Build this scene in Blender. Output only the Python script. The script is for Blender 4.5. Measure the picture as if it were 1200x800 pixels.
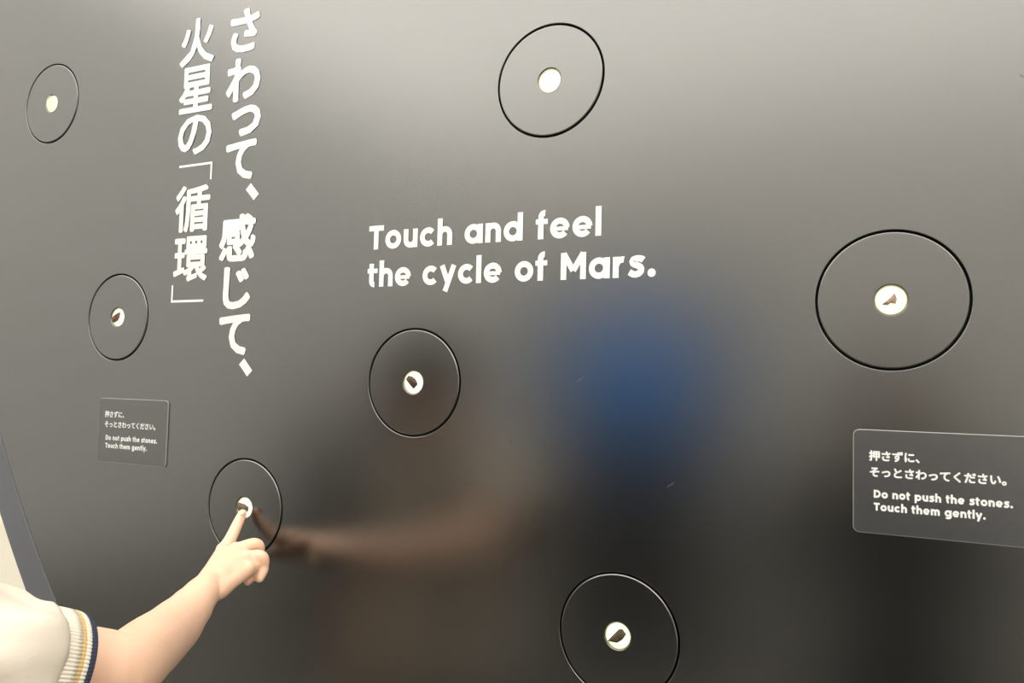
import bpy, bmesh, math, random
from mathutils import Vector, Matrix, noise

for o in list(bpy.data.objects):
    bpy.data.objects.remove(o)
scene = bpy.context.scene
COL = scene.collection
R = math.radians

# ------------------------------------------------------------------ camera
EYE = 1.5                      # height of the lens above the floor
CAM = Vector((0.0, -0.8941, EYE))
FPX = 919.985                  # focal length in pixels of the 1200 px frame
YAW, PITCH, ROLL = R(25.6787), R(3.0340), R(1.4278)
cf = Vector((-math.sin(YAW)*math.cos(PITCH), math.cos(YAW)*math.cos(PITCH), math.sin(PITCH)))
cr0 = Vector((math.cos(YAW), math.sin(YAW), 0))
cu0 = cr0.cross(cf)
cr = cr0*math.cos(ROLL) + cu0*math.sin(ROLL)
cu = -cr0*math.sin(ROLL) + cu0*math.cos(ROLL)
cam_data = bpy.data.cameras.new('camera')
cam_data.sensor_width = 36.0
cam_data.lens = FPX/1200*36
cam_data.clip_start = 0.02
cam = bpy.data.objects.new('camera', cam_data)
COL.objects.link(cam)
M3 = Matrix((cr, cu, -cf)).transposed()
cam.matrix_world = Matrix.Translation(CAM) @ M3.to_4x4()
scene.camera = cam

# ------------------------------------------------------------------ view, world, light
scene.view_settings.view_transform = 'Standard'
scene.view_settings.look = 'None'
scene.view_settings.exposure = 0.0
scene.view_settings.gamma = 1.0
scene.view_settings.use_curve_mapping = False
world = bpy.data.worlds.new('world')
scene.world = world
world.use_nodes = True
world.node_tree.nodes['Background'].inputs[0].default_value = (1.0, 0.96, 0.9, 1)
world.node_tree.nodes['Background'].inputs[1].default_value = 0.3
CEIL_LIGHT = 3.15               # radiance of the luminous ceiling tiles
CEIL_COL = (1.0, 0.955, 0.875)


def at(px, py, d):
    """a point seen at a pixel of the 1200x800 frame, d metres in front of the panel plane y=0"""
    v = cf + cr*((px-600)/FPX) - cu*((py-400)/FPX)
    k = (-d - CAM.y)/v.y
    return CAM + v*k


# ------------------------------------------------------------------ materials
def mat(name, col, rough=0.6, ior=None, spec=None, emit=None, estr=0, noise_amt=0.0, nscale=20, bump=0.0, bscale=60,
        metallic=0, sss=0, rvar=0.0, col2=None):
    m = bpy.data.materials.new(name)
    m.use_nodes = True
    nt = m.node_tree
    b = nt.nodes['Principled BSDF']
    b.inputs['Base Color'].default_value = (*col, 1)
    b.inputs['Roughness'].default_value = rough
    b.inputs['Metallic'].default_value = metallic
    if ior: b.inputs['IOR'].default_value = ior
    if spec is not None: b.inputs['Specular IOR Level'].default_value = spec
    if emit:
        b.inputs['Emission Color'].default_value = (*emit, 1)
        b.inputs['Emission Strength'].default_value = estr
    if sss:
        b.inputs['Subsurface Weight'].default_value = sss
        b.inputs['Subsurface Radius'].default_value = (1.0, 0.35, 0.2)
        b.inputs['Subsurface Scale'].default_value = 0.006
    tc = nt.nodes.new('ShaderNodeTexCoord')
    if noise_amt or col2:
        n = nt.nodes.new('ShaderNodeTexNoise')
        n.inputs['Scale'].default_value = nscale
        n.inputs['Detail'].default_value = 4
        nt.links.new(tc.outputs['Object'], n.inputs['Vector'])
        r = nt.nodes.new('ShaderNodeValToRGB')
        r.color_ramp.elements[0].position = 0.3
        r.color_ramp.elements[1].position = 0.7
        lo = tuple(c*(1-noise_amt) for c in col)
        hi = col2 if col2 else tuple(min(1, c*(1+noise_amt)) for c in col)
        r.color_ramp.elements[0].color = (*lo, 1)
        r.color_ramp.elements[1].color = (*hi, 1)
        nt.links.new(n.outputs['Fac'], r.inputs['Fac'])
        nt.links.new(r.outputs['Color'], b.inputs['Base Color'])
    if rvar:
        n = nt.nodes.new('ShaderNodeTexNoise')
        n.inputs['Scale'].default_value = 7
        n.inputs['Detail'].default_value = 6
        nt.links.new(tc.outputs['Object'], n.inputs['Vector'])
        mr = nt.nodes.new('ShaderNodeMapRange')
        mr.inputs['From Min'].default_value = 0.3
        mr.inputs['From Max'].default_value = 0.7
        mr.inputs['To Min'].default_value = rough-rvar
        mr.inputs['To Max'].default_value = rough+rvar
        nt.links.new(n.outputs['Fac'], mr.inputs['Value'])
        nt.links.new(mr.outputs['Result'], b.inputs['Roughness'])
    if bump:
        n = nt.nodes.new('ShaderNodeTexNoise')
        n.inputs['Scale'].default_value = bscale
        n.inputs['Detail'].default_value = 3
        nt.links.new(tc.outputs['Object'], n.inputs['Vector'])
        bp = nt.nodes.new('ShaderNodeBump')
        bp.inputs['Strength'].default_value = bump
        bp.inputs['Distance'].default_value = 0.002
        nt.links.new(n.outputs['Fac'], bp.inputs['Height'])
        nt.links.new(bp.outputs['Normal'], b.inputs['Normal'])
    return m


PANEL_R, PANEL_IOR = 0.262, 2.5


def satin(name, col, rough, ior):
    """dark satin lacquer: diffuse base under a Beckmann gloss weighted by Fresnel"""
    m = bpy.data.materials.new(name)
    m.use_nodes = True
    nt = m.node_tree
    nt.nodes.remove(nt.nodes['Principled BSDF'])
    d = nt.nodes.new('ShaderNodeBsdfDiffuse'); d.inputs['Color'].default_value = (*col, 1)
    g = nt.nodes.new('ShaderNodeBsdfAnisotropic'); g.distribution = 'BECKMANN'
    g.inputs['Color'].default_value = (1, 1, 1, 1)
    g.inputs['Roughness'].default_value = rough
    f = nt.nodes.new('ShaderNodeFresnel'); f.inputs['IOR'].default_value = ior
    mx = nt.nodes.new('ShaderNodeMixShader')
    nt.links.new(f.outputs[0], mx.inputs[0])
    nt.links.new(d.outputs[0], mx.inputs[1])
    nt.links.new(g.outputs[0], mx.inputs[2])
    nt.links.new(mx.outputs[0], nt.nodes['Material Output'].inputs['Surface'])
    return m


M = dict(
    panel=satin('satin_black_panel', (0.006, 0.006, 0.0057), PANEL_R, PANEL_IOR),
    plate=satin('satin_black_plate', (0.006, 0.006, 0.0057), PANEL_R, PANEL_IOR),
    rim=mat('slate_rim', (0.115, 0.12, 0.14), 0.5),
    gap=mat('gap_black', (0.004, 0.004, 0.004), 0.7),
    white=mat('white_vinyl', (0.9, 0.9, 0.86), 0.5),
    signwhite=mat('white_print', (0.82, 0.83, 0.83), 0.5),
    acrylic=mat('smoky_acrylic', (0.028, 0.029, 0.031), 0.3, ior=2.2),
    edge=mat('acrylic_edge_lit', (0.30, 0.30, 0.29), 0.3),  # paler than the plate, painted highlight along the edge
    glow=mat('opal_lamp', (0.9, 0.9, 0.8), 0.5, emit=(1.0, 0.97, 0.78), estr=0.75),
    bezel=mat('pale_green_sleeve_glow', (0.62, 0.66, 0.34), 0.4, emit=(0.6, 0.7, 0.3), estr=0.08),  # no lamp itself: weak emission stands for lamp light on the lining
    floor=mat('floor_vinyl', (0.14, 0.135, 0.12), 0.7, noise_amt=0.12, nscale=3),
    wall=mat('cream_paint', (0.88, 0.82, 0.69), 0.7, noise_amt=0.02, nscale=5),
    wall2=mat('warm_white_paint', (0.80, 0.795, 0.77), 0.7, noise_amt=0.03, nscale=2),
    wall3=mat('pale_grey_paint', (0.78, 0.79, 0.79), 0.7, noise_amt=0.03, nscale=2),
    ceil=mat('ceiling_paint', (0.8, 0.78, 0.74), 0.8),
    tile=mat('luminous_tile', (0.8, 0.8, 0.78), 0.6, emit=CEIL_COL, estr=CEIL_LIGHT),
    kiosk=mat('charcoal_laminate', (0.01, 0.011, 0.014), 0.8, spec=0.2),
    screen=mat('blue_screen', (0.01, 0.02, 0.05), 0.4, emit=(0.02, 0.32, 0.9), estr=4.2),
    skin=mat('skin', (0.93, 0.60, 0.43), 0.45, noise_amt=0.04, nscale=25, bump=0.08, bscale=350, sss=0.25),
    nail=mat('nail', (0.9, 0.62, 0.52), 0.25),
    shirt=mat('cream_jersey', (0.76, 0.68, 0.58), 0.85, noise_amt=0.02, nscale=30, bump=0.12, bscale=500),
    cuff=mat('cream_ribbing', (0.86, 0.80, 0.68), 0.85),
    ochre=mat('ochre_stripe', (0.72, 0.50, 0.20), 0.85),
    navy=mat('navy_ribbing', (0.035, 0.045, 0.085), 0.85),
    dark=mat('dark_cloth', (0.018, 0.018, 0.02), 0.85, noise_amt=0.1, nscale=40),
    denim=mat('denim', (0.03, 0.035, 0.055), 0.85, noise_amt=0.2, nscale=60),
    grey=mat('grey_cloth', (0.12, 0.11, 0.12), 0.85, noise_amt=0.1, nscale=40),
    hair=mat('black_hair', (0.014, 0.011, 0.01), 0.45, noise_amt=0.4, nscale=80),
    shoe=mat('white_rubber', (0.6, 0.6, 0.58), 0.6),
    eye=mat('eye_white', (0.85, 0.85, 0.83), 0.2),
    iris=mat('iris_brown', (0.03, 0.015, 0.01), 0.15),
    lip=mat('lip', (0.62, 0.25, 0.2), 0.45),
    glass=mat('phone_glass', (0.01, 0.01, 0.012), 0.15),
)


# ------------------------------------------------------------------ helpers
def tag(o, label=None, cat=None, group=None, kind=None):
    if label: o['label'] = label
    if cat: o['category'] = cat
    if group: o['group'] = group
    if kind: o['kind'] = kind
    return o


def link(name, me, m=None, parent=None):
    o = bpy.data.objects.new(name, me)
    COL.objects.link(o)
    if m is not None:
        me.materials.append(m)
    if parent is not None:
        o.parent = parent
        o.matrix_parent_inverse = Matrix.Translation(parent.location).inverted()
    return o


def empty(name, loc):
    o = bpy.data.objects.new(name, None)
    o.location = loc
    o.empty_display_size = 0.05
    COL.objects.link(o)
    return o


def from_bm(name, bm, m, parent=None, smooth=False):
    me = bpy.data.meshes.new(name)
    bm.to_mesh(me)
    bm.free()
    if smooth:
        for p in me.polygons: p.use_smooth = True
    return link(name, me, m, parent)


def box_bm(bm, x0, x1, y0, y1, z0, z1):
    vs = [bm.verts.new((x, y, z)) for x in (x0, x1) for y in (y0, y1) for z in (z0, z1)]
    for f in ((0, 1, 3, 2), (4, 6, 7, 5), (0, 4, 5, 1), (2, 3, 7, 6), (0, 2, 6, 4), (1, 5, 7, 3)):
        bm.faces.new([vs[i] for i in f])


def box(name, m, dims, parent=None, bevel=0.0):
    bm = bmesh.new()
    box_bm(bm, *dims)
    bmesh.ops.recalc_face_normals(bm, faces=bm.faces)
    if bevel:
        bmesh.ops.bevel(bm, geom=bm.edges[:], offset=bevel, segments=2, affect='EDGES')
    return from_bm(name, bm, m, parent)


def circle_spline(cd, cx, cz, r, n):
    s = cd.splines.new('POLY')
    s.points.add(n-1)
    for i in range(n):
        a = 2*math.pi*i/n
        s.points[i].co = (cx+r*math.cos(a), cz+r*math.sin(a), 0, 1)
    s.use_cyclic_u = True


def slab(name, m, outer, holes, y_front, thick, bev, parent=None, seg=(128, 96)):
    """flat slab facing -y, cut out of a disc or a polygon, with round holes and eased edges"""
    cd = bpy.data.curves.new(name, 'CURVE')
    cd.dimensions = '2D'
    cd.fill_mode = 'BOTH'
    if len(outer) == 3:
        circle_spline(cd, *outer, seg[0])
    else:
        s = cd.splines.new('POLY')
        s.points.add(len(outer)-1)
        for i, p in enumerate(outer): s.points[i].co = (p[0], p[1], 0, 1)
        s.use_cyclic_u = True
    for h in holes: circle_spline(cd, *h, seg[1])
    cd.extrude = thick/2-bev
    cd.bevel_depth = bev
    cd.bevel_resolution = 1
    cd.offset = -bev
    tmp = bpy.data.objects.new('tmp', cd)
    COL.objects.link(tmp)
    dg = bpy.context.evaluated_depsgraph_get()
    me = bpy.data.meshes.new_from_object(tmp.evaluated_get(dg))
    bpy.data.objects.remove(tmp)
    me.transform(Matrix.Rotation(R(90), 4, 'X'))            # (x,y,z)->(x,-z,y)
    me.transform(Matrix.Translation((0, y_front+thick/2, 0)))
    me.name = name
    return link(name, me, m, parent)


# ------------------------------------------------------------------ the room
X0, X1, Y0, CH = -5.2, 4.2, -7.0, 4.5
tag(box('floor', M['floor'], (X0, X1, Y0, 0.35, -0.05, 0)), kind='structure')
tag(box('ceiling', M['ceil'], (X0, X1, Y0, 0.35, CH+0.06, CH+0.12)), kind='structure')
tag(box('wall_front', M['wall'], (X0, X1, 0.31, 0.35, 0, CH+0.06)), kind='structure')
tag(box('wall_back', M['wall2'], (X0, X1, Y0-0.05, Y0, 0, CH+0.06)), kind='structure')
tag(box('wall_left', M['wall3'], (X0-0.05, X0, Y0, 0.35, 0, CH+0.06)), kind='structure')
tag(box('wall_right', M['wall2'], (X1, X1+0.05, Y0, 0.35, 0, CH+0.06)), kind='structure')
tag(box('baseboard_back', M['grey'], (X0, X1, Y0, Y0+0.015, 0, 0.1)), kind='structure')
tag(box('baseboard_left', M['grey'], (X0, X0+0.015, Y0+0.015, 0.28, 0, 0.1)), kind='structure')
# luminous ceiling: a grid of opal light tiles
tw, td = 1.175, 1.175
proto = None
nx, ny = 8, 6
for i in range(nx):
    for j in range(ny):
        cx = X0+(i+0.5)*(X1-X0)/nx
        cy = Y0+(j+0.5)*(0.30-Y0)/ny
        if proto is None:
            e = empty('ceiling_light', (0, 0, 0))
            tag(e, 'square opal light tile in the luminous ceiling of the hall', 'light', 'luminous ceiling tiles')
            hw, hd = (X1-X0)/nx/2-0.012, (0.30-Y0)/ny/2-0.012
            box('diffuser', M['tile'], (-hw+.02, hw-.02, -hd+.02, hd-.02, CH+0.01, CH+0.03), e)
            bm = bmesh.new()
            for d in ((-hw, hw, -hd, -hd+.02), (-hw, hw, hd-.02, hd), (-hw, -hw+.02, -hd+.02, hd-.02), (hw-.02, hw, -hd+.02, hd-.02)):
                box_bm(bm, *d, CH, CH+0.055)
            from_bm('frame', bm, M['ceil'], e)
            proto = e
            e.location = (cx, cy, 0)
            for ch in e.children: ch.matrix_parent_inverse = Matrix()
        else:
            e = proto.copy()
            COL.objects.link(e)
            e.location = (cx, cy, 0)
            for ch in proto.children:
                c = ch.copy()
                COL.objects.link(c)
                c.parent = e

# ------------------------------------------------------------------ the panel
ZC = EYE
DISCS = [(-1.1381, 0.4036), (-0.9684, 0.078), (-0.7209, -0.1623), (-0.4795, -0.0018), (-0.3221, 0.3191), (0.0016, 0.0794), (-0.2368, -0.2416)]
DISCS = [(x*1.2, z*1.2+ZC) for x, z in DISCS]
PC, PR = (0.30, 0.834+ZC), 2.0
panel = empty('exhibit_board', (PC[0], 0.1, PC[1]-PR))
tag(panel, 'huge satin black round exhibit board with white lettering and a slate rim', 'exhibit board')
slab('panel_face', M['panel'], (*PC, PR-0.002), [(x, z, 0.0728) for x, z in DISCS], 0.0, 0.012, 0.0009, panel, seg=(400, 128))
slab('backing_board', M['gap'], (*PC, PR-0.01), [], 0.0125, 0.03, 0.0005, panel, seg=(200, 8))
# rim: ring just outside the face, falling back slightly, then a return to the wall
bm = bmesh.new()
prof = [(PR+0.0005, 0.012), (PR+0.0005, 0.0012), (PR+0.0015, 0.0002), (PR+0.074, 0.010), (PR+0.0765, 0.0125), (PR+0.0765, 0.30), (PR-0.05, 0.30)]
n = 360
rings = []
for i in range(n):
    a = 2*math.pi*i/n
    rings.append([bm.verts.new((PC[0]+r*math.cos(a), y, PC[1]+r*math.sin(a))) for r, y in prof])
for i in range(n):
    A, B = rings[i], rings[(i+1) % n]
    for k in range(len(prof)-1):
        bm.faces.new((A[k], A[k+1], B[k+1], B[k]))
bmesh.ops.recalc_face_normals(bm, faces=bm.faces)
tag(from_bm('rim', bm, M['rim'], panel), 'blue grey slate rim')


# ------------------------------------------------------------------ lettering
def stroke_poly(bm, pts, w, place, cap=0.0):
    """a flat ribbon of width w along pts, mitred; place(x,y)->3D"""
    P = [Vector(p) for p in pts]
    P = [p for i, p in enumerate(P) if i == 0 or (p-P[i-1]).length > 1e-6]
    closed = (P[0]-P[-1]).length < 1e-6
    if closed: P = P[:-1]
    L, Rr = [], []
    k = len(P)
    for i in range(k):
        if closed:
            d0 = (P[i]-P[i-1]).normalized(); d1 = (P[(i+1) % k]-P[i]).normalized()
        else:
            d0 = (P[i]-P[i-1]).normalized() if i > 0 else (P[1]-P[0]).normalized()
            d1 = (P[i+1]-P[i]).normalized() if i < k-1 else d0
        t = (d0+d1).normalized()
        nrm = Vector((-t.y, t.x))
        s = (w/2)/max(0.35, t.dot(d1))
        L.append(bm.verts.new(place(*(P[i]+nrm*s))))
        Rr.append(bm.verts.new(place(*(P[i]-nrm*s))))
    for i in range(k if closed else k-1):
        j = (i+1) % k
        bm.faces.new((L[i], L[j], Rr[j], Rr[i]))


def arc(cx, cy, r, a0, a1, n=26, ry=None):
    ry = ry or r
    return [(cx+r*math.cos(R(a0+(a1-a0)*i/n)), cy+ry*math.sin(R(a0+(a1-a0)*i/n))) for i in range(n+1)]


def letter(ch, w=0.225):
    """strokes of a geometric bold sans, cap height 1, x height 0.76 -> (polylines, advance)"""
    h = w/2
    X = 0.76
    ro = X/2+0.01
    rc = ro-h
    cy = X/2
    S = []
    if ch == 'o': S = [arc(ro, cy, rc, 0, 360, 40)]; adv = 2*ro
    elif ch == 'c': S = [arc(ro, cy, rc, 42, 318)]; adv = 2*ro*0.91
    elif ch == 'e': S = [arc(ro, cy, rc, 0, 322), [(h*0.8, cy-0.02), (2*ro-h*0.5, cy-0.02), 'thin']]; adv = 2*ro
    elif ch in 'adpg':
        S = [arc(ro, cy, rc, 0, 360, 40)]
        if ch == 'a': S.append([(2*ro-h+0.03, 0), (2*ro-h+0.03, X)])
        if ch == 'd': S.append([(2*ro-h+0.03, 0), (2*ro-h+0.03, 1.09)])
        if ch == 'p': S = [[(x+0.03, y) for x, y in S[0]], [(h, -0.28), (h, X)]]
        if ch == 'g': S.append([(2*ro-h+0.03, X), (2*ro-h+0.03, 0.0)]+arc(ro+0.015, 0.0, rc+0.015, 0, -150, 20, ry=0.19))
        adv = 2*ro+0.03
    elif ch in 'hnmr':
        top = 1.09 if ch == 'h' else X
        ar = 0.225 if ch != 'm' else 0.2
        S = [[(h, 0), (h, top)]]
        cx = h+ar
        yy = X-h-ar+0.01
        if ch == 'r':
            S.append(arc(cx+0.02, yy, ar, 180, 75, 14)); adv = h+ar+0.13
        else:
            S.append(arc(cx, yy, ar, 180, 0, 20)+[(cx+ar, 0)])
            adv = cx+ar+h
            if ch == 'm':
                c2 = cx+2*ar
                S.append(arc(c2, yy, ar, 180, 0, 20)+[(c2+ar, 0)])
                adv = c2+ar+h
    elif ch == 'u':
        ar = 0.225
        cx = h+ar
        S = [[(h, X)]+arc(cx, h+ar-0.01, ar, 180, 360, 20), [(cx+ar, 0), (cx+ar, X)]]
        adv = cx+ar+h
    elif ch == 'l': S = [[(h, 0), (h, 1.09)]]; adv = w
    elif ch == 't': S = [[(0.05+h, 0.97)]+[(0.05+h, 0.26)]+arc(0.05+h+0.15, 0.25, 0.15, 180, 275, 10, ry=0.15), [(-0.04, X-0.095), (0.47, X-0.095), 'mid']]; adv = 0.45
    elif ch == 'f': S = [[(0.07+h, 0), (0.07+h, 0.83)]+arc(0.07+h+0.15, 0.83, 0.15, 180, 82, 10, ry=0.155), [(-0.03, X-0.095), (0.46, X-0.095), 'mid']]; adv = 0.45
    elif ch == 'T': S = [[(0, 1-h), (0.74, 1-h)], [(0.37, 0), (0.37, 1)]]; adv = 0.72
    elif ch == 'D': S = [[(h, 0), (h, 1)], [(h, 1-h), (0.33, 1-h)]+arc(0.36, 0.5, 0.5-h, 90, -90, 24)+[(h, h)]]; adv = 0.86
    elif ch == 'M': S = [[(h, 0), (h, 1)], [(1.0-h, 0), (1.0-h, 1)], [(h*0.95, 0.97), (0.5, 0.33)], [(1.0-h*0.95, 0.97), (0.5, 0.33)]]; adv = 1.0
    elif ch == 'y': S = [[(0.09, X), (0.385, 0.04)], [(0.64, X), (0.25, -0.28)]]; adv = 0.72
    elif ch == 's':
        S = [[(0.56, 0.60), (0.50, 0.645), (0.40, 0.668), (0.29, 0.665), (0.19, 0.63), (0.155, 0.565), (0.18, 0.495), (0.26, 0.445),
              (0.36, 0.41), (0.44, 0.365), (0.48, 0.295), (0.47, 0.21), (0.40, 0.135), (0.29, 0.10), (0.18, 0.11), (0.04, 0.19)]]
        adv = 0.6
    elif ch == '.': S = ['dot']; adv = 0.3
    else: S = []; adv = 0.34
    return S, adv


def text_line(bm, txt, x0, x1, base, cap, w=0.228, gap=0.11, y=-0.0006):
    tot, L = 0, []
    q = [0]
    for c in txt:
        S, a = letter(c, w)
        L.append((S, tot)); tot += a+gap
    tot -= gap
    sx = (x1-x0)/tot
    for S, ox in L:
        pl = lambda a, b, ox=ox: (x0+(a+ox)*sx, y-0.00005*(q[0] % 4), base+b*cap)   # strokes of a letter lie over each other
        for s in S:
            q[0] += 1
            if s == 'dot':
                vs = [bm.verts.new(pl(0.15+0.15*math.cos(t*math.pi/10), 0.14+0.15*math.sin(t*math.pi/10))) for t in range(20)]
                bm.faces.new(vs)
                continue
            ww = w
            if s[-1] == 'thin': s = s[:-1]; ww = w*0.66
            elif s[-1] == 'mid': s = s[:-1]; ww = w*0.85
            stroke_poly(bm, s, ww, pl)


def font_mesh(txt):
    cd = bpy.data.curves.new('g', 'FONT')
    cd.body = txt
    cd.resolution_u = 3
    t = bpy.data.objects.new('g', cd)
    COL.objects.link(t)
    dg = bpy.context.evaluated_depsgraph_get()
    me = bpy.data.meshes.new_from_object(t.evaluated_get(dg))
    bpy.data.objects.remove(t)
    b2 = bmesh.new(); b2.from_mesh(me); bpy.data.meshes.remove(me)
    bmesh.ops.remove_doubles(b2, verts=b2.verts[:], dist=1e-5)
    return b2


def bold(bm, b2, w, place):
    """copy the flat glyph mesh, then run a ribbon of width w along its outline to make it heavier"""
    b2.verts.index_update()
    vs = [bm.verts.new(place(v.co.x, v.co.y, 0)) for v in b2.verts]
    for p in b2.faces:
        try: bm.faces.new([vs[v.index] for v in p.verts])
        except ValueError: pass
    for k, ed in enumerate([ed for ed in b2.edges if len(ed.link_faces) == 1]):
        a, b = ed.verts[0].co.xy, ed.verts[1].co.xy
        if (a-b).length < 1e-5: continue
        t = (b-a).normalized()
        n_ = Vector((-t.y, t.x))*w/2
        lay = 1+(k*37) % 101
        q = [a-t*w*.18-n_, b+t*w*.18-n_, b+t*w*.18+n_, a-t*w*.18+n_]
        bm.faces.new([bm.verts.new(place(c.x, c.y, lay)) for c in q])
    b2.free()


def glyph(bm, ch, cx, cz, w, h, off=0.034, y=-0.0006):
    """one kana or kanji, from the built-in font, fitted to a box"""
    b2 = font_mesh(ch)
    xs = [v.co.x for v in b2.verts]; ys = [v.co.y for v in b2.verts]
    mx, my = (min(xs)+max(xs))/2, (min(ys)+max(ys))/2
    sx = w/(max(xs)-min(xs)+2*off); sz = h/(max(ys)-min(ys)+2*off)
    bold(bm, b2, 2*off, lambda a, b, k: (cx+(a-mx)*sx, y-.000005*k, cz+(b-my)*sz))


def row_text(bm, txt, x0, em, zmid, off=0.042, y=-0.0006, adv=1.0):
    bold(bm, font_mesh(txt), 2*off, lambda a, b, k: (x0+a*em*adv, y-.000002*k, zmid+(b-0.37)*em))


def finish_text(name, bm, m, parent):
    for f in bm.faces:
        f.normal_update()
        if f.normal.y > 0: f.normal_flip()
    return from_bm(name, bm, m, parent)


def comma(bm, cx, cz):
    stroke_poly(bm, [(cx-.0085, cz+.0085), (cx-.001, cz+.0008), (cx+.0085, cz-.0095)], .0135, lambda a, b: (a, -.0006, b))


bm = bmesh.new()
for ch, x, z, w, h in (('さ', -.9052, .5389, .0600, .0700), ('わ', -.9038, .4607, .0705, .0694), ('っ', -.8947, .3944, .0600, .0478),
                       ('て', -.9020, .3331, .0625, .0625), ('感', -.9017, .2124, .0740, .0735), ('じ', -.8985, .1348, .0560, .0655),
                       ('て', -.9001, .0635, .0625, .0625)):
    glyph(bm, ch, x, z+ZC, w, h)
comma(bm, -.8755, .2821+ZC)
comma(bm, -.8739, .0141+ZC)
finish_text('lettering', bm, M['white'], panel)
bm = bmesh.new()
for ch, x, z, w, h in (('火', -1.0061, .5380, .0765, .0777), ('星', -1.0047, .4593, .0739, .0763), ('の', -1.0030, .3846, .0740, .0650),
                       ('循', -1.0004, .2648, .0761, .0760), ('環', -.9992, .1842, .0745, .0725)):
    glyph(bm, ch, x, z+ZC, w, h, off=0.024)
pl = lambda a, b: (a, -.0006, b)
stroke_poly(bm, [(-1.034, .3352+ZC), (-.9633, .3352+ZC), (-.9633, .3092+ZC)], .0036, pl)
stroke_poly(bm, [(-1.0365, .1430+ZC), (-1.0365, .1170+ZC), (-.9674, .1170+ZC)], .0036, pl)
finish_text('lettering', bm, M['white'], panel)
bm = bmesh.new()
text_line(bm, 'Touch and feel', -.6555, -.3135, .1807+ZC, .0335)
finish_text('lettering', bm, M['white'], panel)
bm = bmesh.new()
text_line(bm, 'the cycle of Mars.', -.6545, -.2455, .1285+ZC, .0335)
finish_text('lettering', bm, M['white'], panel)

# ------------------------------------------------------------------ touch discs
STONES = {
    0: [(58, 112), (62, 113), (65, 119), (63, 127), (58, 130), (55.5, 124), (56, 116)],
    1: [(120+a*.05, 350+b*.05) for a, b in ((402, 318), (388, 420), (345, 505), (265, 552), (225, 475), (290, 400), (350, 350))],
    2: [(240+a*.125, 540+b*.125) for a, b in ((318, 388), (370, 405), (405, 432), (400, 470), (370, 490), (330, 470), (300, 432))],
    3: [(460+a*.05624, 425+b*.05624) for a, b in ((335, 268), (400, 290), (470, 345), (515, 440), (435, 535), (350, 425), (290, 345))],
    4: [(638, 86), (645, 83), (651, 90), (650, 99), (643, 103), (636, 97)],
    5: [(1000+a*.1, 310+b*.1) for a, b in ((485, 332), (507, 400), (497, 457), (440, 445), (400, 475), (335, 468), (400, 410))],
    6: [(700+a*.0625, 720+b*.0625) for a, b in ((405, 272), (460, 272), (535, 375), (460, 470), (375, 525), (320, 515), (195, 488), (290, 390))],
}
SCOL = [((.86, .86, .78), (.9, .9, .86)), ((.13, .065, .02), (.22, .11, .08)), ((.09, .065, .035), (.15, .11, .07)), ((.012, .007, .004), (.13, .08, .05)),
        ((.9, .9, .88), (.9, .9, .9)), ((.30, .21, .15), (.42, .30, .2)), ((.025, .018, .005), (.10, .075, .035))]
LAB = ['round black touch disc with a pale stone, in the upper left corner',
       'round black touch disc with a slim reddish brown stone, above the left sign',
       'round black touch disc with a brown stone being touched by the index finger',
       'round black touch disc with a dark speckled wedge stone, below the English heading',
       'round black touch disc with a bright white lamp and pale stone, above the English heading',
       'round black touch disc with a light tan triangular stone, above the right sign',
       'round black touch disc with a dark olive pointed stone, at the bottom edge']
random.seed(4)
for k, (x, z) in enumerate(DISCS):
    e = empty('touch_disc', (x, 0.01, z))
    tag(e, LAB[k], 'touch disc', 'round touch discs in the black panel')
    slab('plate', M['plate'], (x, z, .0707), [(x, z, .0153)], -0.0006, .0126, .0014, e, seg=(128, 64))
    # sleeve lining the opening, lamp glow on it added as faint emission
    bm = bmesh.new()
    n = 64
    pr = [(.0152, .0006), (.0145, .0006), (.0142, .0012), (.0142, .004)]
    rg = [[bm.verts.new((x+r*math.cos(2*math.pi*i/n), y, z+r*math.sin(2*math.pi*i/n))) for r, y in pr] for i in range(n)]
    for i in range(n):
        for q in range(3):
            bm.faces.new((rg[i][q], rg[i][q+1], rg[(i+1) % n][q+1], rg[(i+1) % n][q]))
    bmesh.ops.recalc_face_normals(bm, faces=bm.faces)
    tag(from_bm('lamp_sleeve', bm, M['bezel'], e, True), 'pale green lamp sleeve with lamp glow added as emission')
    tag(slab('lamp', M['glow'], (x, z, .0142), [], .0016, .004, .0003, e, seg=(64, 8)), 'glowing round opal lamp')
    # stone: faceted lump standing a little proud of the lamp
    sm = mat('stone_%s' % 'abcdefg'[k], SCOL[k][0], .8, col2=SCOL[k][1], nscale=420, bump=.7, bscale=600)
    if k in (0, 4):                                # milky crystal, lit through by the lamp
        pb = sm.node_tree.nodes['Principled BSDF']
        pb.inputs['Transmission Weight'].default_value = .85
        pb.inputs['Roughness'].default_value = .35
        pb.inputs['IOR'].default_value = 1.15
    bm = bmesh.new()
    P = [at(a, b, 0) for a, b in STONES[k]]
    c = sum(P, Vector())/len(P)
    loops = []
    for s, y in ((1.0, .0016), (1.0, -.0012), (.80, -.0034), (.45, -.0046)):
        loops.append([bm.verts.new((c.x+(p.x-c.x)*s+random.uniform(-.0003, .0003), y+random.uniform(-.0004, .0004)*(y < 0), c.z+(p.z-c.z)*s+random.uniform(-.0003, .0003))) for p in P])
    for a in range(3):
        for i in range(len(P)):
            j = (i+1) % len(P)
            bm.faces.new((loops[a][i], loops[a][j], loops[a+1][j], loops[a+1][i]))
    bm.faces.new(loops[3]); bm.faces.new(loops[0])
    bmesh.ops.recalc_face_normals(bm, faces=bm.faces)
    from_bm('stone', bm, sm, e)


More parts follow.
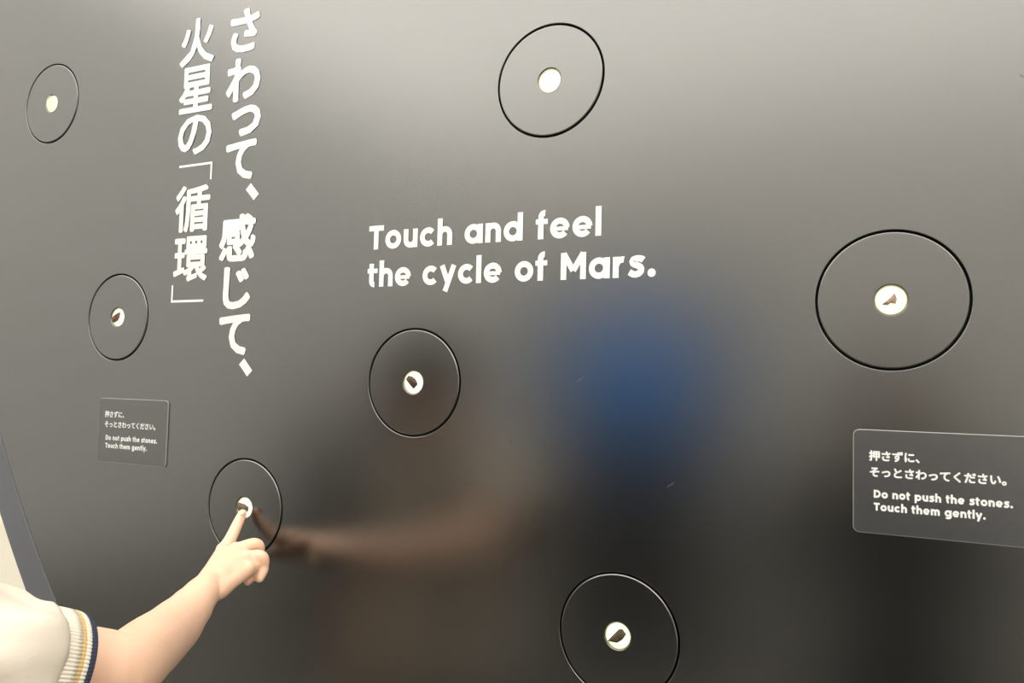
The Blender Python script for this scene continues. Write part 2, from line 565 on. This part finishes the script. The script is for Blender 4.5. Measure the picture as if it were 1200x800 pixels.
# ------------------------------------------------------------------ signs
def rrect(x0, x1, z0, z1, r, n=6):
    P = []
    for cx, cz, a in ((x1-r, z1-r, 0), (x0+r, z1-r, 90), (x0+r, z0+r, 180), (x1-r, z0+r, 270)):
        for i in range(n+1):
            P.append((cx+r*math.cos(R(a+90*i/n)), cz+r*math.sin(R(a+90*i/n))))
    return P


for x0, lab in ((-1.1925, 'small smoky acrylic sign with white notice text, left of the touching hand'),
                (-.0335, 'large smoky acrylic sign with white notice text, at the right edge of the photo')):
    z1 = -.0385+ZC if x0 > -1 else -.0415+ZC
    z0, x1 = z1-.1055, x0+.161
    e = empty('notice_sign', (x0+.08, -.001, z0))
    tag(e, lab, 'sign', 'touch gently notices')
    slab('plate', M['acrylic'], rrect(x0+.0005, x1-.0005, z0+.0005, z1-.0005, .0055), [], -.0022, .0020, .0003, e)
    # polished edge, the light it catches put into a paler grey
    bm = bmesh.new()
    O, I = rrect(x0, x1, z0, z1, .006), rrect(x0+.0007, x1-.0007, z0+.0007, z1-.0007, .0053)
    k = len(O)
    v = [[bm.verts.new((p[0], y, p[1])) for p in L] for L, y in ((O, -.0002), (O, -.0020), (I, -.0024), (I, -.0002))]
    for a in range(3):
        for i in range(k):
            j = (i+1) % k
            bm.faces.new((v[a][i], v[a][j], v[a+1][j], v[a+1][i]))
    bmesh.ops.recalc_face_normals(bm, faces=bm.faces)
    tag(from_bm('polished_edge', bm, M['edge'], e), 'polished edge with caught light put into its pale grey')
    bm = bmesh.new()
    yy = -.0026
    zt = z1
    row_text(bm, '押さずに、', x0+.0150, .0108, zt-.0265, y=yy, adv=.98)
    row_text(bm, 'そっとさわってください。', x0+.0150, .0108, zt-.0430, y=yy, adv=.98)
    text_line(bm, 'Do not push the stones.', x0+.0195, x0+.1405, zt-.0690, .0080, w=.255, gap=.10, y=yy)
    text_line(bm, 'Touch them gently.', x0+.0195, x0+.1180, zt-.0820, .0080, w=.255, gap=.10, y=yy)
    finish_text('lettering', bm, M['signwhite'], e)


# ------------------------------------------------------------------ bodies
def frame_of(d, ref):
    d = d.normalized()
    a = ref.cross(d)
    if a.length < 1e-4: a = Vector((1, 0, 0)).cross(d)
    a.normalize()
    return a, d.cross(a).normalized()


def loft(bm, pts, rad, ref=Vector((0, 0, 1)), n=20, caps=True, fn=None, flat_end=False):
    """tube through pts; rad = r or (ra, rb): ra along ref x d, rb along the third axis; rounded ends"""
    pts = [Vector(p) for p in pts]
    rad = [(r, r) if not isinstance(r, tuple) else r for r in rad]
    k = len(pts)
    P, Q = [], []
    # resample with catmull-rom
    for i in range(k-1):
        p0, p1, p2, p3 = pts[max(i-1, 0)], pts[i], pts[i+1], pts[min(i+2, k-1)]
        m = 5
        for s in range(m):
            t = s/m
            q = 0.5*((2*p1)+(-p0+p2)*t+(2*p0-5*p1+4*p2-p3)*t*t+(-p0+3*p1-3*p2+p3)*t**3)
            P.append(q)
            u = t*t*(3-2*t)
            Q.append(tuple(rad[i][j]*(1-u)+rad[i+1][j]*u for j in (0, 1)))
    P.append(pts[-1]); Q.append(rad[-1])
    if caps:
        d0, d1 = (P[0]-P[1]).normalized(), (P[-1]-P[-2]).normalized()
        pre = [(P[0]+d0*min(Q[0])*math.sin(a), tuple(q*math.cos(a) for q in Q[0])) for a in (1.45, 1.1, .75, .4)]
        post = [(P[-1]+d1*min(Q[-1])*math.sin(a), tuple(q*math.cos(a) for q in Q[-1])) for a in (.4, .75, 1.1, 1.45)]
        if flat_end: post = [(P[-1]+d1*.0005, tuple(q*.5 for q in Q[-1]))]
        P = [p for p, _ in pre]+P+[p for p, _ in post]
        Q = [q for _, q in pre]+Q+[q for _, q in post]
    rings = []
    K = len(P)
    for i in range(K):
        d = P[min(i+1, K-1)]-P[max(i-1, 0)]
        a, b = frame_of(d, ref)
        ring = []
        for j in range(n):
            th = 2*math.pi*j/n
            f = fn(i/(K-1), th) if fn else 1.0
            ring.append(bm.verts.new(P[i]+a*Q[i][0]*f*math.cos(th)+b*Q[i][1]*f*math.sin(th)))
        rings.append(ring)
    for i in range(K-1):
        for j in range(n):
            bm.faces.new((rings[i][j], rings[i][(j+1) % n], rings[i+1][(j+1) % n], rings[i+1][j]))
    if caps:
        bm.faces.new(rings[0][::-1]); bm.faces.new(rings[-1])
    return rings


def ball(bm, c, r, n=16):
    r = r if isinstance(r, tuple) else (r, r, r)
    bmesh.ops.create_uvsphere(bm, u_segments=n*2, v_segments=n, radius=1, matrix=Matrix.Translation(c) @ Matrix.Diagonal((*r, 1)))


def remeshed(name, bm, m, parent, voxel, smooth=4):
    bmesh.ops.recalc_face_normals(bm, faces=bm.faces)
    me = bpy.data.meshes.new(name)
    bm.to_mesh(me); bm.free()
    t = bpy.data.objects.new('tmp', me)
    COL.objects.link(t)
    md = t.modifiers.new('r', 'REMESH'); md.mode = 'VOXEL'; md.voxel_size = voxel
    if smooth:
        s = t.modifiers.new('s', 'SMOOTH'); s.iterations = smooth; s.factor = .5
    dg = bpy.context.evaluated_depsgraph_get()
    out = bpy.data.meshes.new_from_object(t.evaluated_get(dg))
    bpy.data.objects.remove(t)
    out.materials.clear()
    for p in out.polygons: p.use_smooth = True
    out.name = name
    return link(name, out, m, parent)


def head_bm(bm, c, yaw, pitch=0, s=1.0):
    """head with brow, nose, lips, chin, ears; c = centre, facing +y before the turn"""
    T = Matrix.Translation(c) @ Matrix.Rotation(yaw, 4, 'Z') @ Matrix.Rotation(pitch, 4, 'X') @ Matrix.Scale(s, 4)
    b2 = bmesh.new()
    ball(b2, Vector((0, -.008, .022)), (.074, .092, .088))
    ball(b2, Vector((0, .012, -.03)), (.058, .072, .075))
    ball(b2, Vector((0, .052, -.085)), (.026, .024, .020))
    ball(b2, Vector((0, .068, .030)), (.045, .016, .014))
    loft(b2, [(0, .078, .016), (0, .092, -.010), (0, .097, -.022)], [.007, .010, .012], n=12)
    for q in (-1, 1):
        ball(b2, Vector((q*.010, .086, -.026)), (.009, .010, .008))
        ball(b2, Vector((q*.076, -.008, -.005)), (.008, .018, .031))
        ball(b2, Vector((q*.036, .056, -.022)), (.022, .020, .020))
    ball(b2, Vector((0, .078, -.050)), (.022, .012, .006))
    ball(b2, Vector((0, .076, -.060)), (.019, .012, .007))
    b2.transform(T)
    me = bpy.data.meshes.new('h'); b2.to_mesh(me); b2.free()
    bm.from_mesh(me); bpy.data.meshes.remove(me)
    return T


def face_parts(T, parent):
    for q in (-1, 1):
        bm = bmesh.new(); ball(bm, T @ Vector((q*.031, .073, .002)), .0115, 10)
        e = from_bm('eye', bm, M['eye'], parent, True)
        bm = bmesh.new(); ball(bm, T @ Vector((q*.031, .0815, .002)), .0050, 8)
        from_bm('iris', bm, M['iris'], e, True)
        bm = bmesh.new(); loft(bm, [T @ Vector((q*.015, .086, .022)), T @ Vector((q*.032, .086, .027)), T @ Vector((q*.048, .076, .022))], [.0025, .003, .002], n=8)
        from_bm('eyebrow', bm, M['hair'], parent, True)
    bm = bmesh.new(); loft(bm, [T @ Vector((-.021, .083, -.054)), T @ Vector((0, .0895, -.0545)), T @ Vector((.021, .083, -.054))], [(.003, .002), (.004, .005), (.003, .002)], n=10)
    from_bm('lips', bm, M['lip'], parent, True)


def hair_mesh(T, parent, long=False):
    bm = bmesh.new()
    ball(bm, Vector((0, -.020, .040)), (.086, .094, .085))
    ball(bm, Vector((0, -.045, -.01)), (.082, .065, .085))
    for q in (-1, 1):
        loft(bm, [(q*.055, .035, .085), (q*.077, .020, .045), (q*.082, .0, .0)], [(.022, .02), (.016, .02), (.010, .02)], n=12)
    loft(bm, [(-.045, .056, .082), (0, .066, .085), (.045, .056, .082)], [.022, .024, .022], n=12)
    if long:
        for q in (-1, 0, 1):
            loft(bm, [(q*.060, -.03, .0), (q*.066, -.045, -.09), (q*.062, -.045, -.17)], [(.030, .035), (.030, .030), (.020, .020)], n=12)
    bm.transform(T)
    return remeshed('hair', bm, M['hair'], parent, .006, 3)


def hand_simple(bm, w, dirv, up, side):
    """hand hanging from wrist w; five curled fingers. dirv = along the hand, up = back of the hand normal"""
    d = dirv.normalized(); u = up.normalized(); s = d.cross(u).normalized()*side
    kn = w+d*.085
    loft(bm, [w, w+d*.045, kn], [(.026, .017), (.036, .014), (.039, .012)], ref=u, n=16)
    for i, (o, L) in enumerate(((-.028, .070), (-.009, .078), (.010, .073), (.028, .058))):
        p0 = kn+s*o-d*.01
        p1 = p0+d*L*.5-u*.012
        p2 = p0+d*L*.75-u*.034
        p3 = p0+d*L*.70-u*.052
        loft(bm, [p0, p1, p2, p3], [.0095, .0085, .0078, .0068], ref=u, n=10)
    t0 = w+d*.02-s*.028-u*.004
    loft(bm, [t0, t0+d*.035-s*.018-u*.012, t0+d*.062-s*.016-u*.022], [.012, .0105, .008], ref=u, n=10)


def body(name, loc, yaw, label, scale=1.0, top='dark', bottom='denim', arms='down', rwrist=None, lwrist=None, long_hair=False, hd_pitch=0.0, hd_yaw=0.0, voxel=.009, sleeve_long=True, group=None):
    """standing clothed figure 1.66 m tall, facing +y before the turn"""
    e = empty(name, loc)
    tag(e, label, 'person', group)
    T = Matrix.Translation(loc) @ Matrix.Rotation(yaw, 4, 'Z') @ Matrix.Scale(scale, 4)
    V = lambda *a: T @ Vector(a)
    S = scale
    fw = (T.to_3x3() @ Vector((0, 1, 0))).normalized()
    lat = (T.to_3x3() @ Vector((1, 0, 0))).normalized()
    Z = Vector((0, 0, 1))

    def sc(r): return tuple(x*S for x in r) if isinstance(r, tuple) else r*S
    bm = bmesh.new()
    # trunk
    tr = [V(0, 0, .84), V(0, -.005, .95), V(0, .005, 1.06), V(0, .01, 1.18), V(0, .0, 1.29), V(0, -.01, 1.36)]
    trr = [(.155, .105), (.160, .110), (.128, .092), (.145, .102), (.155, .090), (.085, .06)]
    loft(bm, tr, [sc(r) for r in trr], ref=-fw, n=28)
    loft(bm, [V(0, -.012, 1.34), V(0, 0, 1.46)], [sc(.055), sc(.050)], ref=-fw)
    HT = head_bm(bm, V(0, .018, 1.545), yaw+hd_yaw, hd_pitch, S)
    joints = {}
    for q, wr in ((1, rwrist), (-1, lwrist)):
        sh = V(q*.165, -.01, 1.325)
        if wr is None:
            el, wp = V(q*.215, -.03, 1.06), V(q*.225, .03, .83)
            hd, hu = wp-el, lat*q
        else:
            wp = Vector(wr)
            mid = (sh+wp)/2
            L = (.27+.24)*S
            gap = math.sqrt(max(0.0, (L/2)**2-((wp-sh).length/2)**2))
            bend = (Vector((0, 0, -1))+lat*q*.6)
            ax = (wp-sh).normalized()
            bend = (bend-ax*bend.dot(ax)).normalized()
            el = mid+bend*gap
            hd, hu = (wp-el).normalized()*.5+Vector((0, 0, .8)), lat*q
        joints[q] = (sh, el, wp)
        loft(bm, [sh, (sh+el)/2, el, el+(wp-el)*.3, wp], [sc(.050), sc(.044), sc(.037), sc(.038), sc(.026)], ref=-fw+Vector((.01, 0, 0)))
        hand_simple(bm, wp, hd, hu, q)
        kn, an = V(q*.095, .01, .46), V(q*.10, -.01, .08)
        loft(bm, [V(q*.085, 0, .86), V(q*.09, .01, .66), kn, kn+(an-kn)*.3, an], [sc(.086), sc(.074), sc(.055), sc(.056), sc(.036)], ref=-fw)
        loft(bm, [V(q*.10, -.04, .035), V(q*.105, .06, .035), V(q*.11, .14, .025)], [sc((.034, .035)), sc((.040, .033)), sc((.036, .020))], ref=Z)
    remeshed('body', bm, M['skin'], e, voxel)
    # clothing
    bm = bmesh.new()
    ctr = tr[:-1]+[V(0, -.01, 1.375)]
    crr = [(.168, .120), (.172, .124), (.150, .112), (.162, .118), (.168, .104), (.080, .068)]
    rs = loft(bm, ctr, [sc(r) for r in crr], ref=-fw, n=28)
    for q in (1, -1):
        sh, el, wp = joints[q]
        end = wp if sleeve_long else sh+(el-sh)*.6
        loft(bm, [sh-lat*q*.005, (sh+el)/2, el, el+(wp-el)*.3, el+(wp-el)*.92] if sleeve_long else [sh-lat*q*.02, end], [sc(.068), sc(.060), sc(.054), sc(.054), sc(.042)] if sleeve_long else [sc(.066), sc(.060)], ref=-fw+Vector((.01, 0, 0)))
    remeshed('shirt', bm, M[top], e, .012, 3)
    bm = bmesh.new()
    loft(bm, [V(0, 0, .80), V(0, -.005, .90), V(0, 0, 1.0)], [sc((.165, .115)), sc((.172, .122)), sc((.145, .105))], ref=-fw, n=28)
    for q in (1, -1):
        loft(bm, [V(q*.085, 0, .84), V(q*.092, .01, .62), V(q*.097, .01, .42), V(q*.10, -.01, .12)], [sc(.098), sc(.088), sc(.075), sc(.066)], ref=-fw)
    remeshed('trousers', bm, M[bottom], e, .012, 3)
    for q in (1, -1):
        bm = bmesh.new()
        loft(bm, [V(q*.10, -.05, .042), V(q*.105, .06, .042), V(q*.11, .155, .034)], [sc((.042, .040)), sc((.047, .040)), sc((.042, .032))], ref=Z, n=16)
        for v in bm.verts: v.co.z = max(v.co.z, .002)
        from_bm('shoe', bm, M['shoe'], e, True)
    hair_mesh(HT, e, long_hair)
    face_parts(HT, e)
    return e


# ---- the person who touches the stone (right arm in the picture)
W = {}
e = empty('person', (-.90, -.65, 0))
tag(e, 'person in a cream short sleeved shirt reaching in from the left, finger on a stone', 'person')
SH = at(-255, 752, .598)
WR = at(243, 688, .138)
EL = at(138, 788, .365)
bm = bmesh.new()
# upper arm and forearm
loft(bm, [SH, (SH+EL)/2, EL-(EL-SH).normalized()*.03, EL, at(170, 763, .303), at(200, 738, .232), at(221, 715, .186), at(232, 701, .163), WR],
     [.0445, .0395, .0378, (.0362, .0376), (.0342, .0356), (.0315, .0330), (.0264, .0288), (.0228, .0256), (.0195, .0230)],
     ref=Vector((.55, .25, .8)), n=32)
# palm as four metacarpals and a filler
MC = [at(263, 645, .052), at(277, 645, .054), at(289, 654, .063), at(291, 666, .076)]
WC = [at(243, 681, .130), at(248, 685, .132), at(252, 688, .134), at(256, 691, .137)]
for a, b, r0, r1 in zip(WC, MC, (.0145, .0145, .0140, .0130), (.0112, .0110, .0106, .0098)):
    loft(bm, [a, (a+b)/2, b], [r0, r1+.0012, r1], n=16)
PN = (MC[3]-MC[0]).normalized()
MM = (MC[0]+MC[1]+MC[2]+MC[3])/4
loft(bm, [WR, at(253, 679, .124), (at(253, 679, .124)+MM)/2, MM], [(.0200, .0200), (.0170, .0215), (.0150, .0240), (.0105, .0235)], ref=PN, n=24)
for i in range(3):                                # flesh between the metacarpals
    a, b = (WC[i]+WC[i+1])/2, (MC[i]+MC[i+1])/2
    loft(bm, [a, a+(b-a)*.5, a+(b-a)*.93], [.0145, .0128, .0100], n=16)
for p, r in zip(MC, (.0118, .0116, .0112, .0100)):
    ball(bm, p+Vector((.0012, -.0022, .0012)), r, 8)
# index
loft(bm, [at(263, 645, .052), at(271, 629.5, .036), at(278, 614.5, .022), at(281.5, 607, .0165), at(284.3, 601.5, .0122)], [.0112, .0086, .0079, .0073, .0064], n=18)
# middle, ring, little finger, curled away; thumb tucked behind
loft(bm, [MC[1], at(299, 637.5, .036), at(304, 647, .028), at(297, 655, .036)], [.0105, .0092, .0078, .0066], n=16)
loft(bm, [MC[2], at(306, 652, .052), at(309, 665, .048), at(304, 678, .057)], [.0104, .0090, .0074, .0060], n=16)
loft(bm, [MC[3], at(297, 665, .066), at(295, 674, .060), at(290, 681.5, .066)], [.0094, .0078, .0066, .0056], n=16)
loft(bm, [at(246, 680, .105), at(255, 668, .070), at(267, 662, .046), at(280, 657, .036)], [.0145, .0120, .0100, .0080], n=16)
# trunk, neck, head, left arm, legs
fwd = Vector((-.05, 1, 0)).normalized()
zS = SH.z
B = Vector((SH.x-.165, SH.y-.055, 0))
V = lambda x, y, z: B+Vector((x, y, z))
k = zS/1.325
loft(bm, [V(0, 0, .84*k), V(0, 0, .95*k), V(0, .01, 1.06*k), V(0, .015, 1.18*k), V(0, .02, 1.28*k), V(0, .01, 1.355*k)], [(.150, .10), (.155, .105), (.122, .088), (.138, .095), (.150, .085), (.08, .055)], ref=-fwd, n=28)
loft(bm, [V(0, .01, 1.33*k), V(-.005, .045, 1.45*k)], [.050, .046], ref=-fwd)
HT = head_bm(bm, V(-.01, .085, 1.525*k), R(-30), R(-32), .97)
lsh, lel, lwr = V(-.155, 0, zS), V(-.205, -.02, zS-.26), V(-.20, .06, zS-.48)
loft(bm, [lsh, (lsh+lel)/2, lel, lel+(lwr-lel)*.3, lwr], [.046, .041, .035, .036, .024], ref=Vector((.2, -1, 0)))
hand_simple(bm, lwr, lwr-lel, Vector((-1, 0, 0)), -1)
for q in (1, -1):
    loft(bm, [V(q*.082, 0, .86*k), V(q*.088, .01, .66*k), V(q*.092, .01, .46*k), V(q*.095, 0, .34*k), V(q*.097, -.01, .08)], [.082, .070, .053, .054, .035], ref=-fwd)
    loft(bm, [V(q*.10, -.04, .035), V(q*.105, .06, .035), V(q*.11, .13, .025)], [(.034, .035), (.040, .033), (.036, .020)])
body_ob = remeshed('body', bm, M['skin'], e, .0021, 4)
# finger nail
bm = bmesh.new()
loft(bm, [at(283.2, 602.8, .0190), at(284.9, 599.6, .0150)], [(.0044, .0016), (.0040, .0014)], ref=Vector((0, 1, .2)), n=12)
from_bm('finger_nail', bm, M['nail'], e, True)
# trousers, shoes, hair, face
bm = bmesh.new()
loft(bm, [V(0, 0, .80*k), V(0, -.005, .90*k), V(0, 0, 1.0*k)], [(.160, .112), (.166, .118), (.140, .10)], ref=-fwd, n=28)
for q in (1, -1):
    loft(bm, [V(q*.082, 0, .84*k), V(q*.09, .01, .62*k), V(q*.095, .01, .42*k), V(q*.098, -.01, .12)], [.095, .086, .075, .066], ref=-fwd)
remeshed('trousers', bm, M['denim'], e, .012, 3)
for q in (1, -1):
    bm = bmesh.new()
    loft(bm, [V(q*.10, -.05, .042), V(q*.105, .06, .042), V(q*.11, .15, .034)], [(.042, .040), (.047, .040), (.042, .032)], n=16)
    for v in bm.verts: v.co.z = max(v.co.z, .002)
    from_bm('shoe', bm, M['shoe'], e, True)
hair_mesh(HT, e, True)
face_parts(HT, e)
# shirt with folds
CF = at(86, 784, .430)
ax = (EL-SH).normalized()
C0 = CF-ax*.030
bm = bmesh.new()
loft(bm, [V(0, 0, .88*k), V(0, -.005, .95*k), V(0, .005, 1.06*k), V(0, .012, 1.18*k), V(0, .015, 1.29*k), V(0, .01, 1.372*k)],
     [(.170, .125), (.172, .124), (.150, .112), (.160, .115), (.165, .102), (.078, .066)], ref=-fwd, n=28)
loft(bm, [lsh+Vector((.03, 0, 0)), lsh+(lel-lsh)*.6], [.062, .058], ref=Vector((.2, -1, 0)))


def folds(t, th):
    v = .050*math.sin(3*th+9*t)+.045*math.sin(6*th-13*t+1.0)+.035*math.sin(4*th+24*t)+.020*math.sin(11*th+16*t)
    return 1.0+v*min(1, max(0, t)*4, max(0, 1-t)*7)


loft(bm, [SH+Vector((-.07, -.01, .012)), SH, SH+(C0-SH)*.45, C0-ax*.030, C0-ax*.006], [.066, .072, .0655, .0545, .0505], ref=Vector((.55, .25, .8)), n=48, fn=folds, flat_end=True)
remeshed('shirt', bm, M['shirt'], e, .0045, 2)


def ring_tube(name, m, c0, c1, r0, r1, ribs, amp, parent, thick=.0025, nn=480):
    """open knitted band around the arm with modelled ribs"""
    bm = bmesh.new()
    d = (c1-c0).normalized()
    a, b = frame_of(d, Vector((.55, .25, .8)))
    rings = []
    prof = [(0, r0-thick), (0, r0), (.25, r0*.75+r1*.25), (.5, (r0+r1)/2), (.75, r0*.25+r1*.75), (1, r1), (1, r1-thick), (.5, (r0+r1)/2-thick)]
    for j in range(nn):
        th = 2*math.pi*j/nn
        rr = amp*(abs(math.sin(th*ribs/2))-.5)
        ring = []
        for t, r in prof:
            r = r+(rr if r > r0*.98 - thick*.2 or t in (.25, .5, .75) else 0)
            ring.append(bm.verts.new(c0+(c1-c0)*t+a*r*math.cos(th)+b*r*math.sin(th)))
        rings.append(ring)
    k = len(prof)
    for j in range(nn):
        A, Bq = rings[j], rings[(j+1) % nn]
        for q in range(k):
            bm.faces.new((A[q], A[(q+1) % k], Bq[(q+1) % k], Bq[q]))
    bmesh.ops.recalc_face_normals(bm, faces=bm.faces)
    return from_bm(name, bm, m, parent, True)


A = lambda s: C0+ax*s
c = ring_tube('sleeve_cuff', M['cuff'], A(-.013), A(.0110), .0485, .0473, 96, .0012, e)
tag(c, 'ribbed cream sleeve cuff')
tag(ring_tube('ochre_stripe', M['ochre'], A(.0110), A(.0148), .0471, .0468, 96, .0010, c), 'ochre stripe of the cuff')
tag(ring_tube('cream_band', M['cuff'], A(.0148), A(.0195), .0469, .0462, 96, .0012, c), 'cream band of the cuff')
tag(ring_tube('navy_band', M['navy'], A(.0195), A(.0250), .0462, .0455, 96, .0006, c), 'navy edge band of the cuff')

# ---- photographer behind the lens, holding a phone
ph = empty('phone', CAM-cf*.02)
tag(ph, 'black phone held up in landscape in front of the panel by the photographer', 'phone')
bm = bmesh.new()
box_bm(bm, -.110, .045, -.050, .026, -.0045, .0045)
bmesh.ops.recalc_face_normals(bm, faces=bm.faces)
bmesh.ops.bevel(bm, geom=bm.edges[:], offset=.003, segments=2, affect='EDGES')
bm.transform(Matrix.Translation(CAM-cf*.030) @ M3.to_4x4())
from_bm('casing', bm, M['glass'], ph)
bm = bmesh.new()
box_bm(bm, -.105, .040, -.046, .022, .0046, .0050)
bmesh.ops.recalc_face_normals(bm, faces=bm.faces)
bm.transform(Matrix.Translation(CAM-cf*.030) @ M3.to_4x4())
from_bm('display', bm, M['kiosk'], ph)
rw = CAM-cf*.07+cr*.085-Vector((0, 0, .13))
lw = CAM-cf*.07-cr*.150-Vector((0, 0, .13))
body('person', Vector((.03, -1.24, 0)), R(5), 'person in dark clothes standing before the panel, holding up a phone', .98, 'dark', 'dark', rwrist=rw, lwrist=lw)

# ------------------------------------------------------------------ the hall behind, seen only mirrored in the panel
ks = empty('display_kiosk', (-1.25, -3.2, 0))
tag(ks, 'tall charcoal kiosk with a blue screen standing in the hall', 'kiosk')
box('cabinet', M['kiosk'], (-1.76, -.72, -3.5, -3.1, .06, 2.0), ks, bevel=.01)
box('plinth', M['kiosk'], (-1.72, -.76, -3.46, -3.14, 0, .06), ks)
box('screen', M['screen'], (-1.37, -1.00, -3.105, -3.095, 1.45, 1.77), ks)

body('person', Vector((-2.0, -1.75, 0)), R(-30), 'person in black clothes standing in the hall behind, left of the blue kiosk', .97, 'dark', 'dark')
# light scratches on the panel
for (x0, y0), (x1, y1) in (((535, 585), (539, 600)), ((619, 575), (622, 581)), ((598, 516), (600, 520)), ((674, 448), (686, 440)), ((782, 570), (790, 565)), ((1195, 88), (1199, 91))):
    bm = bmesh.new()
    a, b = at(x0, y0, 0), at(x1, y1, 0)
    m_ = (a+b)/2+Vector((.001, 0, 0))
    stroke_poly(bm, [(a.x, a.z), (m_.x, m_.z), (b.x, b.z)], .0006, lambda p, q: (p, -.0002, q))
    finish_text('scratch', bm, M['grey'], panel)
